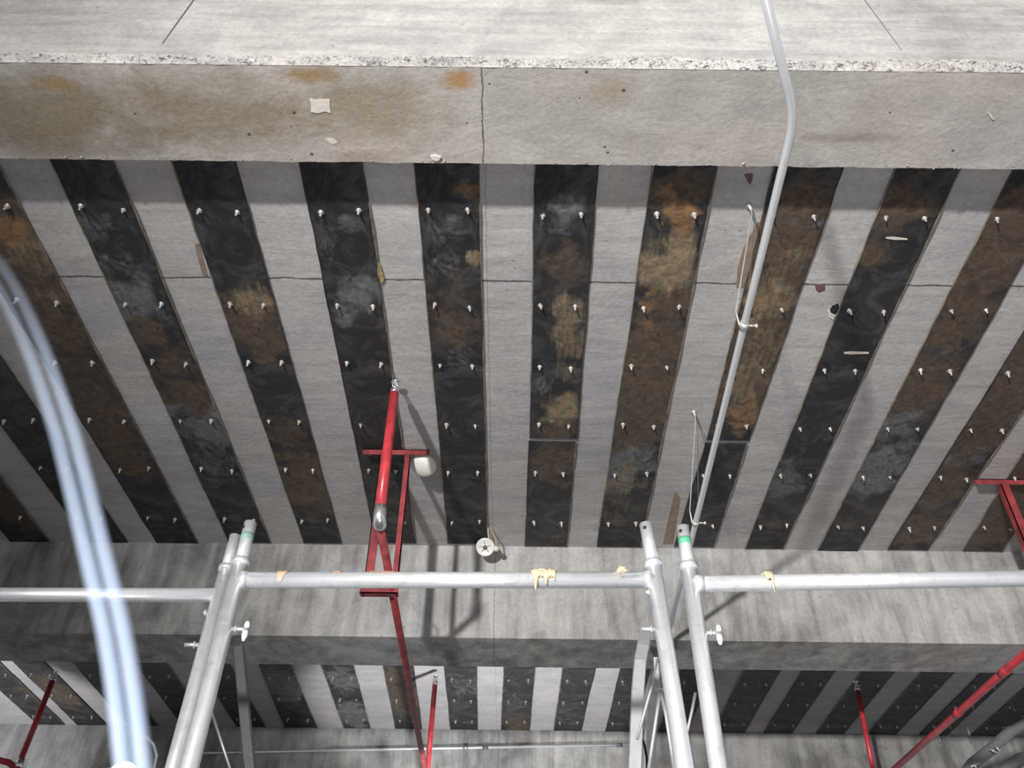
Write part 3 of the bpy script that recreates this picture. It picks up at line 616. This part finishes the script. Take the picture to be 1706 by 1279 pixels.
for yy in (0.44, 0.62): MB().lathe(f0 + d2 * yy * 3.0, d2, [(0.0, -0.03), (0.022, -0.03), (0.0215, 0.03), (0, 0.03)], 20).build('coupling', 'red', line2)
second_riser(line2, f0, d2, 5.97, 1428, 1150)
# left branch line
g0 = PY(31, 1273, 5.97); g1 = g0 + Vector((-2.6, -0.25, 0.10))
line3 = empty('sprinkler_pipe', tuple(g0), 'red sprinkler riser in the lower left corner with short arm', 'sprinkler pipe')
t3 = PY(87, 1134, 5.97)
MB().tube([g0 + (t3 - g0).normalized() * 0.03, (g0 + t3) / 2, t3], 0.0185, 20).build('riser_pipe', 'red', line3); head(line3, t3, t3 - g0)
MB().tube([g0 + (t3 - g0).normalized() * 0.035, g0, g0 + Vector((-0.01, 0, -0.04))], 0.024, 20).build('coupling', 'chrome', line3)
h0 = PY(31, 1283, 5.97)
MB().tube([h0, PY(14, 1270, 5.95), PY(-14, 1263, 5.93), PY(-60, 1262, 5.9)], 0.020, 16).build('branch_pipe', 'red', line3)

def hanger(xl, xr, yl, Yh, x0, x1, zb, label, ywid=0.04):
    """red angle-iron portal fixed under the slab"""
    zt = Z(ZS) - 0.011; A = PZ(xl, yl, ZS); B = PZ(xr, yl, ZS); xa, xb = A.x, B.x
    T0, T1 = PZ(x0, yl, ZS).x, PZ(x1, yl, ZS).x
    root = empty('pipe_hanger', ((xa + xb) / 2, Yh, zt), label, 'hanger bracket')
    def angle(mb, a, b, n1, n2, w=0.036, t=0.004):
        a, b, n1, n2 = map(Vector, (a, b, n1, n2))
        for n_, m_ in ((n1, n2), (n2, n1)):
            vs = [p + n_ * i * w + m_ * j * t for p in (a, b) for i, j in ((0, 0), (1, 0), (1, 1), (0, 1))]
            mb.add(vs, [(0, 1, 2, 3), (7, 6, 5, 4), (0, 4, 5, 1), (1, 5, 6, 2), (2, 6, 7, 3), (3, 7, 4, 0)], False)
        return mb
    angle(MB(), (T0, Yh, zt), (T1, Yh, zt), (0, 0, -1), (0, 1, 0), 0.030).build('top_angle', 'redd', root)
    angle(MB(), (xa - 0.018, Yh - 0.001, zt - 0.03), (xa - 0.018, Yh - 0.001, zb), (1, 0, 0), (0, 1, 0), 0.038).build('leg', 'redd', root)
    angle(MB(), (xb + 0.014, Yh - 0.001, zt - 0.03), (xb + 0.014, Yh - 0.001, zb), (-1, 0, 0), (0, 1, 0), 0.026).build('leg', 'redd', root)
    angle(MB(), (xa - 0.03, Yh - 0.003, zb), (xb + 0.02, Yh - 0.003, zb), (0, 0, 1), (0, 1, 0), 0.036).build('cross_angle', 'redd', root)
    for xx in (T0 + 0.03, T1 - 0.03): bolt(root, (xx, Yh + 0.018, zt - 0.004))
    MB().tube([(xa + 0.02 + 0.033 * math.cos(a), Yh + 0.02, zb + 0.005 + 0.05 * math.sin(a) + 0.04) for a in [math.pi * k / 8 for k in range(9)]], 0.004, 8).build('u_bolt', 'zinc', root)
    return root
hanger(641, 680, 745, PZ(660, 745, ZS).y, 605, 715, PY(640, 988, PZ(660, 745, ZS).y).z, 'red angle-iron hanger frame crossed by the central sprinkler riser')
YH2 = PZ(1690, 795, ZS).y
hanger(1668, 1728, 795, YH2, 1622, 1768, PZ(1700, 1094, ZPIPE).z - 0.03, 'red angle-iron hanger frame at the right edge of the view')

# ------------------------------------------------------------------ silver conduit and its wire hangers
ZC = 1.93
def arc(a, b, c, r, n=8):
    a, b, c = Vector(a), Vector(b), Vector(c); u = (a - b).normalized(); v = (c - b).normalized()
    p0, p1 = b + u * r, b + v * r
    return [p0 * (1 - t) ** 2 + b * 2 * t * (1 - t) + p1 * t * t for t in [k / n for k in range(n + 1)]]
cb = PZ(1324, 196, ZC); ca = PZ(1275, 0, ZC); ca = cb + (ca - cb) * 2.6; cc = PZ(1156, 880, ZC)
cdv = (cc - cb).normalized(); ce = cb + cdv * ((Y2b + 0.1 - cb.y) / cdv.y); ce.z = Z(ZC) - 0.003
cond = MB().tube([ca] + arc(ca, cb, ce, 0.07) + [cc, ce], 0.0112, 20).build('conduit', 'conduit', origin=cb)
tag(cond, 'silver steel conduit with one bend, running under the slab at right', 'conduit')
def wire_hanger(xa, ya, xb, yb, label):
    A = PZ(xa, ya, ZS); t = (A.y + 0.02 - cb.y) / cdv.y; B = cb + cdv * t
    root = empty('wire_hanger', tuple(A), label, 'wire hanger')
    MB().tube([A + Vector((0.004, 0, -0.012)), A + Vector((0.003, 0, -0.05)), B + Vector((-0.016, 0, 0.06)), B + Vector((-0.014, 0, 0))], 0.0023, 8).build('wire', 'alu', root)
    MB().tube([A + Vector((0.004, 0, -0.012)), A + Vector((0.012, 0, -0.05)), B + Vector((0.016, 0, 0.04)), B + Vector((0.014, 0, 0))], 0.0014, 6).build('wire', 'galvd', root)
    MB().lathe(A, (0.15, 0, -1), [(0, 0.001), (0.011, 0.001), (0.011, 0.006), (0.006, 0.008), (0.006, 0.026), (0, 0.027)], 12).build('ceiling_anchor', 'zinc', root)
    m = MB().hollow(B - cdv * 0.012, B + cdv * 0.012, 0.0138, 0.0112); m.tube([B + Vector((0.010, 0, 0)), B + Vector((0.042, 0.004, 0.002))], 0.0035, 8); m.lathe(B + Vector((0.036, 0.004, 0.002)), (1, 0, 0), [(0, 0), (0.008, 0), (0.008, 0.006), (0, 0.006)], 6)
    m.build('pipe_clip', 'zinc', root)
wire_hanger(1247, 341, 1243, 490, 'wire hanger on the conduit nearer to the first beam')
wire_hanger(1155, 685, 1158, 850, 'wire hanger on the conduit nearer to the scaffold')

# ------------------------------------------------------------------ fittings on the slab
c = PZ(708, 766, ZS)
dome = empty('dome_light', tuple(c), 'white domed ceiling fitting beside the red hanger frame', 'ceiling light')
ax = Vector((-0.25, -0.25, -1)).normalized()
MB().lathe(c - Vector((0, 0, 0.001)), (0, 0, -1), [(0, 0), (0.045, 0), (0.045, 0.014), (0.05, 0.018)], 28).build('base', 'white', dome)
MB().lathe(c + Vector((0, 0, -0.012)), ax, [(0.050, 0.0), (0.059, 0.006), (0.063, 0.018), (0.062, 0.030), (0.055, 0.044), (0.040, 0.054), (0.018, 0.059), (0, 0.060)], 32).build('shade', 'white', dome)
c = PZ(811, 893, ZS) + Vector((0, 0, 0.0)); dd = PY(808, 911, c.y - 0.06)
rose = empty('lamp_holder', tuple(dd), 'round white lamp holder dangling on wires below the centre plate', 'lamp holder')
ax = Vector((-0.1, -0.75, -0.66)).normalized()
mb = MB().lathe(dd, ax, [(0, -0.012), (0.030, -0.012), (0.047, -0.006), (0.049, 0.004), (0.044, 0.010), (0.040, 0.006), (0.016, 0.005), (0, 0.005)], 32)
mb.build('disc', 'white', rose)
MB().lathe(dd + ax * 0.006, ax, [(0, 0), (0.012, 0), (0.012, 0.005), (0, 0.006)], 6).build('terminal', 'galvd', rose)
xx = ax.orthogonal().normalized(); yy = ax.cross(xx)
for k in range(5):
    a = 1.3 * k; mb = MB().bar(dd + ax * 0.0075 + (xx * math.cos(a) + yy * math.sin(a)) * 0.012, dd + ax * 0.0075 + (xx * math.cos(a) + yy * math.sin(a)) * 0.029, 0.003, 0.002); mb.build('contact', 'galvd', rose)
t0 = PZ(814, 878, ZS - 0.009)
e = PY(826, 913, dd.y)
MB().lathe(e, (0.4, -0.4, -1), [(0, -0.012), (0.013, -0.012), (0.014, 0.012), (0.010, 0.018), (0, 0.018)], 16).build('plug', 'paper', rose)
for (o, mt, tgt) in ((-0.004, 'white', dd - ax * 0.01), (0.004, 'copper', e), (0.010, 'pinkwire', e + Vector((0.006, 0, 0)))):
    s = t0 + Vector((o, 0, -0.001)); mid_ = (s + tgt) / 2 + Vector((0.01, 0, 0.0)); MB().tube(arc(s, mid_, tgt, 0.02) if False else [s, s * 0.7 + tgt * 0.3 + Vector((0.004, 0, 0)), mid_, s * 0.2 + tgt * 0.8 + Vector((0.004, 0, 0)), tgt], 0.0022, 6).build('wire', mt, rose)

# small scraps stuck on the concrete
def scrap_on(plane, pts, mat, name, label, cat, th=0.003):
    V = [plane(x, y) for x, y in pts]; n = (V[1] - V[0]).cross(V[2] - V[0]).normalized()
    view = ray(*pts[0]); n = -n if n.dot(view) > 0 else n
    m = MB(); k = len(V); top = [v + n * th for v in V]; V = [v + n * 0.0004 for v in V]
    m.add(V + top, [tuple(range(k)), tuple(range(k, 2 * k))] + [(i, (i + 1) % k, k + (i + 1) % k, k + i) for i in range(k)], False)
    o = m.build(name, mat, origin=sum(V, Vector()) / k); tag(o, label, cat); return o
slab = lambda x, y: PZ(x, y, ZS); sof = lambda x, y: PZ(x, y, Z1)
scrap_on(sof, [(515, 164), (524, 166), (536, 165), (549, 165), (549, 176), (551, 188), (541, 185), (530, 188), (517, 186), (518, 175)], 'paper', 'plaster_patch', 'square pale plaster patch on the stained underside of first beam', 'plaster patch', 0.002)
scrap_on(sof, [(541, 231), (549, 229), (558, 232), (563, 238), (553, 240)], 'paper', 'plaster_patch', 'small pale plaster smear below the square patch', 'plaster patch', 0.001)
scrap_on(sof, [(717, 259), (724, 257), (734, 260), (731, 265), (726, 267), (721, 265)], 'paper', 'mortar_lump', 'small white mortar lump at the far edge of first beam', 'mortar lump', 0.006)
scrap_on(sof, [(1644, 187), (1650, 190), (1656, 199), (1652, 198)], 'paper', 'paint_chip', 'tiny white chip on first beam near the right edge', 'chip', 0.003)
scrap_on(slab, [(1262, 368), (1266, 372), (1262, 400), (1249, 445), (1238, 478), (1226, 478), (1228, 448), (1238, 412), (1247, 395), (1254, 384)], 'tan', 'tan_board_sliver', 'thin tan sliver stuck along the plate left of the conduit', 'sliver', 0.002)
scrap_on(slab, [(1124, 818), (1133, 830), (1120, 905), (1104, 906), (1112, 868)], 'tan', 'tan_board_sliver', 'tan sliver beside the spigots near second beam', 'sliver', 0.002)
scrap_on(slab, [(1357, 474), (1374, 474), (1374, 483), (1364, 487), (1359, 483)], 'maroon', 'stain_patch', 'small maroon flake on the slab joint right of the conduit', 'flake', 0.0015)
scrap_on(slab, [(1239, 290), (1254, 288), (1253, 300), (1249, 308), (1243, 299)], 'maroon', 'stain_patch', 'faint maroon flake on the slab beside the first beam', 'flake', 0.0008)
scrap_on(slab, [(1396, 505), (1399, 518), (1391, 523), (1386, 528), (1379, 521), (1386, 509)], 'black', 'spall_hole', 'black torn hole at the left edge of black plate', 'hole', 0.0012)
scrap_on(slab, [(1378, 517), (1381, 514), (1384, 521), (1391, 524), (1388, 532), (1380, 528)], 'paper', 'plaster_chip', 'white flake rimming the black torn hole', 'flake', 0.003)
scrap_on(slab, [(324, 405), (331, 405), (336, 425), (346, 460), (338, 459), (328, 425)], 'tan', 'tan_board_sliver', 'tan chip along the third plate left of centre seam', 'sliver', 0.002)
scrap_on(slab, [(628, 432), (634, 440), (640, 463), (635, 470), (629, 455)], 'yellowfoam', 'foam_bead', 'yellow foam bead on right edge of blue-black plate', 'foam', 0.008)
scrap_on(lambda x, y: PZ(x, y, ZS - 0.008), [(1475, 395), (1486, 394), (1511, 397), (1511, 399), (1490, 399), (1476, 397)], 'paper', 'white_splinter', 'white splinter lying across the mostly black plate', 'splinter', 0.002)
scrap_on(lambda x, y: PZ(x, y, ZS - 0.008), [(1405, 586), (1420, 585), (1447, 586), (1447, 589), (1420, 590), (1406, 589)], 'paper', 'white_splinter', 'faint pale scratch across middle of the mostly black plate', 'splinter', 0.001)
scrap_on(slab, [(1368, 913.5), (1395, 914), (1421, 915.5), (1421, 918), (1392, 917), (1368, 916)], 'paper', 'mortar_line', 'white mortar line at far end of olive-brown plate', 'mortar line', 0.004)
def crumbs():
    m = MB(); rr = random.Random(3)
    for k in range(90):
        x = rr.uniform(-1.75, 1.75); r = rr.uniform(0.0008, 0.0026) * (1.8 if rr.random() < 0.06 else 1)
        m.blob((x, Y1b + rr.uniform(-0.012, 0.001), Z(Z1) - r * 0.3), (r * 1.5, r, r), k, 0.7, 4)
    for k in range(60):
        x = rr.uniform(-3, 3); r = rr.uniform(0.001, 0.003)
        m.blob((x, Y2a + rr.uniform(0, 0.01), Z(Z2) - r * 0.2), (r * 1.6, r, r * 0.7), k + 200, 0.7, 4)
    for k in range(90):
        x = rr.uniform(-2.02, -1.62); r = rr.uniform(0.003, 0.008)
        m.blob((x, Y2b + rr.uniform(-0.06, 0.0), Z(Z2) + r * 0.2), (r * 1.6, r, r * 0.6), k + 400, 0.8, 4)
    o = m.build('mortar_crumbs', 'mortar'); tag(o, 'white mortar crumbs along the edges of the two beams', 'mortar crumbs', kind='stuff')
crumbs()

# ------------------------------------------------------------------ further back: conduit on the third beam, ladder, braces
YC = Y3a - 0.016
k0, k1 = PY(338, 1254, YC), PY(1052, 1240, YC)
bc = MB().tube([k0, (k0 + k1) / 2, k1], 0.0105, 14).build('conduit', 'conduit', origin=k0); tag(bc, 'thin silver conduit running level along the third beam', 'conduit')
for x in (390, 707, 775, 808, 1032):
    p = on_rail(x, k0, k1, 1247); MB().lathe(p, (1, 0, 0), [(0.0105, -0.022), (0.0135, -0.022), (0.0135, 0.022), (0.0105, 0.022)], 14).build('coupling', 'galvd' if x > 800 else 'zinc', bc)
YD = 4.05
lad = empty('ladder', (PY(1060, 1279, YD).x, YD, 0), 'aluminium ladder leg rising behind the right scaffold poles', 'ladder')
a, b = PY(1064, 1120, YD), PY(1057, 1279, YD)
rail = [PY(1074, 1056, YD + 0.03), PY(1071, 1075, YD + 0.01), PY(1066, 1100, YD), PY(1062, 1150, YD), b, down(a, b, 0.02)]
mb = MB()
for u, v in zip(rail[:-1], rail[1:]): mb.bar(u, v, 0.058, 0.026, up=(0, 1, 0), bev=0.004)
mb.build('side_rail', 'alu', lad)
offx = Vector((0.11, 0.42, 0)); mb = MB()
for u, v in zip(rail[1:-1], rail[2:]): mb.bar(u + offx, v + offx, 0.058, 0.026, up=(0, 1, 0), bev=0.004)
mb.build('side_rail', 'alu', lad)
for k in range(5):
    z = Z(1.05) - 0.28 * k; p = at_h(a, b, z); MB().bar(p + offx * 0.05, p + offx * 0.95, 0.05, 0.028, bev=0.004).build('rung', 'alu', lad)
YE = 3.6
br = empty('cross_brace', tuple(PY(1097, 1125, YE)), 'thin diagonal braces fanning down behind the right scaffold poles', 'brace')
def rod(root, pts, r=0.0075, mat='alu', name='brace_tube'): MB().tube(pts, r, 12).build(name, mat, root)
rod(br, [PY(1095, 1097, YE), PY(1086, 1140, YE), PY(1061, 1231, YE)], 0.006)
rod(br, [PY(1099, 1150, YE + .1), PY(1095, 1180, YE + .1), PY(1079, 1290, YE + .1)], 0.0075)
rod(br, [PY(1100, 1150, YE + .1), PY(1109, 1190, YE + .1), PY(1124, 1290, YE + .1)], 0.0075)
rod(br, [PY(1158, 1154, YE), PY(1152, 1185, YE), PY(1128, 1290, YE)], 0.006)
MB().bar(PY(1092, 1095, YE), PY(1094, 1130, YE), 0.02, 0.006, up=(0, 1, 0)).build('end_plate', 'alu', br)
MB().bar(PY(1094, 1148, YE + .1), PY(1105, 1149, YE + .1), 0.014, 0.01, up=(0, 1, 0)).build('end_plate', 'alu', br)
# cable behind the ladder
cbl = MB().tube([PY(1066, 1222, 4.3), PY(1073, 1240, 4.3), PY(1077, 1262, 4.3), PY(1079, 1300, 4.3)], 0.006, 8).build('cable', 'black', origin=PY(1073, 1240, 4.3)); tag(cbl, 'short black cable hanging behind the ladder leg', 'cable')
# dark frame post and thin rod behind the left poles
YG = 4.35
post = empty('frame_post', tuple(PY(398, 1090, YG - 0.2)), 'dark steel post behind the left scaffold poles', 'post')
a, b = PY(397, 1078, YG - .25), PY(416, 1279, YG - .25)
mb = MB().bar(a, down(a, b, 0.0), 0.050, 0.03, up=(0, 1, 0), bev=0.006); mb.build('shaft', 'galvd', post)
lr_ = MB().tube([PY(350, 1178, 3.9), PY(386, 1290, 3.9)], 0.0055, 8).build('tie_rod', 'alu', origin=PY(350, 1178, 3.9)); tag(lr_, 'thin bright tie rod slanting right of the left scaffold poles', 'rod')
# corner: grey tubes with a clamp, wires
def gtube(name, pts, r, mat, label, cat):
    o = MB().tube(pts, r, 16).build(name, mat, origin=pts[0]); tag(o, label, cat); return o
YW = 5.6
gtube('grey_hose', [PY(1750, 1195, YW), PY(1706, 1204, YW), PY(1682, 1218, YW), PY(1655, 1245, YW), PY(1620, 1272, YW), PY(1600, 1300, YW)], 0.034, 'hose', 'upper grey hose curving through the lower right corner', 'hose')
gtube('grey_hose', [PY(1750, 1262, YW - .1), PY(1700, 1262, YW - .1), PY(1680, 1275, YW - .1), PY(1655, 1300, YW - .1)], 0.030, 'hose', 'lower grey hose in the extreme lower right corner', 'hose')
cw = MB().tube([PY(1648, 1247, YW - .1), PY(1660, 1254, YW - .1), PY(1673, 1247, YW - .1)], 0.006, 8).tube([PY(1656, 1240, YW - .1), PY(1664, 1250, YW - .1), PY(1674, 1240, YW - .1)], 0.006, 8).build('hose_clamp', 'zinc', origin=PY(1660, 1250, YW - .1)); tag(cw, 'bright wire clamp gripping the upper grey hose', 'clamp')
cw = MB().tube([PY(1617, 1277, YW - .1), PY(1631, 1270, YW - .1)], 0.007, 8).tube([PY(1622, 1266, YW - .1), PY(1626, 1281, YW - .1)], 0.005, 8).build('hose_clamp', 'zinc', origin=PY(1624, 1272, YW - .1)); tag(cw, 'bright wire clamp at the bottom edge, right corner', 'clamp')
for (x0, y0, x1, y1, lab) in ((1603, 1187, 1615, 1224, 'thin hanging wire below the diagonal red pipe'), (1683, 1168, 1691, 1185, 'short thin wire end near the right edge, next bay'), (1562, 1221, 1566, 1236, 'very short wire stub touching the diagonal red pipe')):
    A = PZ(x0, y0, ZS) - Vector((0, 0, 0.001)); w_o = MB().tube([A, PY(x1, y1, A.y)], 0.0028, 6).build('tie_wire', 'paper', origin=A); tag(w_o, lab, 'wire')

# pale twin streak close to the lens, built as two thin tubes
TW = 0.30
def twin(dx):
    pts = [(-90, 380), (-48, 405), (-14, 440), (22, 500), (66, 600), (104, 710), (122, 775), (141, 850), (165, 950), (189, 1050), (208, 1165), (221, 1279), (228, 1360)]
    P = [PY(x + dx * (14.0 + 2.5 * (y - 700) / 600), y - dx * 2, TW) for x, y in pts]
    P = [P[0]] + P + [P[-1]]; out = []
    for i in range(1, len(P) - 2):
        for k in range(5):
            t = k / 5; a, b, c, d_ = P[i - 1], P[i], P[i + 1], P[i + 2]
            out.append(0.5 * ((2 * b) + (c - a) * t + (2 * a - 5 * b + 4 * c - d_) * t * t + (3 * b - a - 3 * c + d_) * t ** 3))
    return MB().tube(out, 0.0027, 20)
tc_ = empty('twin_streak', tuple(PY(172, 1010, TW)), 'out-of-focus pale blue twin streak close to the lens at left', 'cord')
twin(-1).build('streak_half', 'streak_fade', tc_); twin(1).build('streak_half', 'streak_fade', tc_)

# LED work light at the bottom edge
YQ = 0.95
c = PY(205, 1289, YQ)
wl = empty('work_light', tuple(c), 'lit LED work light at the bottom edge beneath the twin streak', 'work light')
MB().bar(c + Vector((-0.024, 0.022, -0.006)), c + Vector((0.024, 0.022, -0.006)), 0.026, 0.03, up=(0, 0, 1)).build('housing', 'galvd', wl)
MB().blob(c, (0.013, 0.010, 0.011), 1, 0.1, 12).build('lens', 'glow', wl)
MB().tube([c + Vector((0, 0.024, -0.016)), (c.x, c.y + 0.024, 0.0)], 0.008, 12).build('stand', 'galvd', wl)
lamp('work_light_lamp', 'POINT', tuple(c + Vector((0.0, -0.04, 0.02))), 2.4, 0.02, color=(0.85, 0.93, 1.0))
MB().tube([PY(232, 1229, 1.0), PY(246, 1228, 1.0), PY(256, 1240, 1.0), PY(261, 1258, 1.0), PY(255, 1290, 1.0), c + Vector((0.01, 0.03, -0.02))], 0.0013, 8).build('cable_loop', 'black', wl)
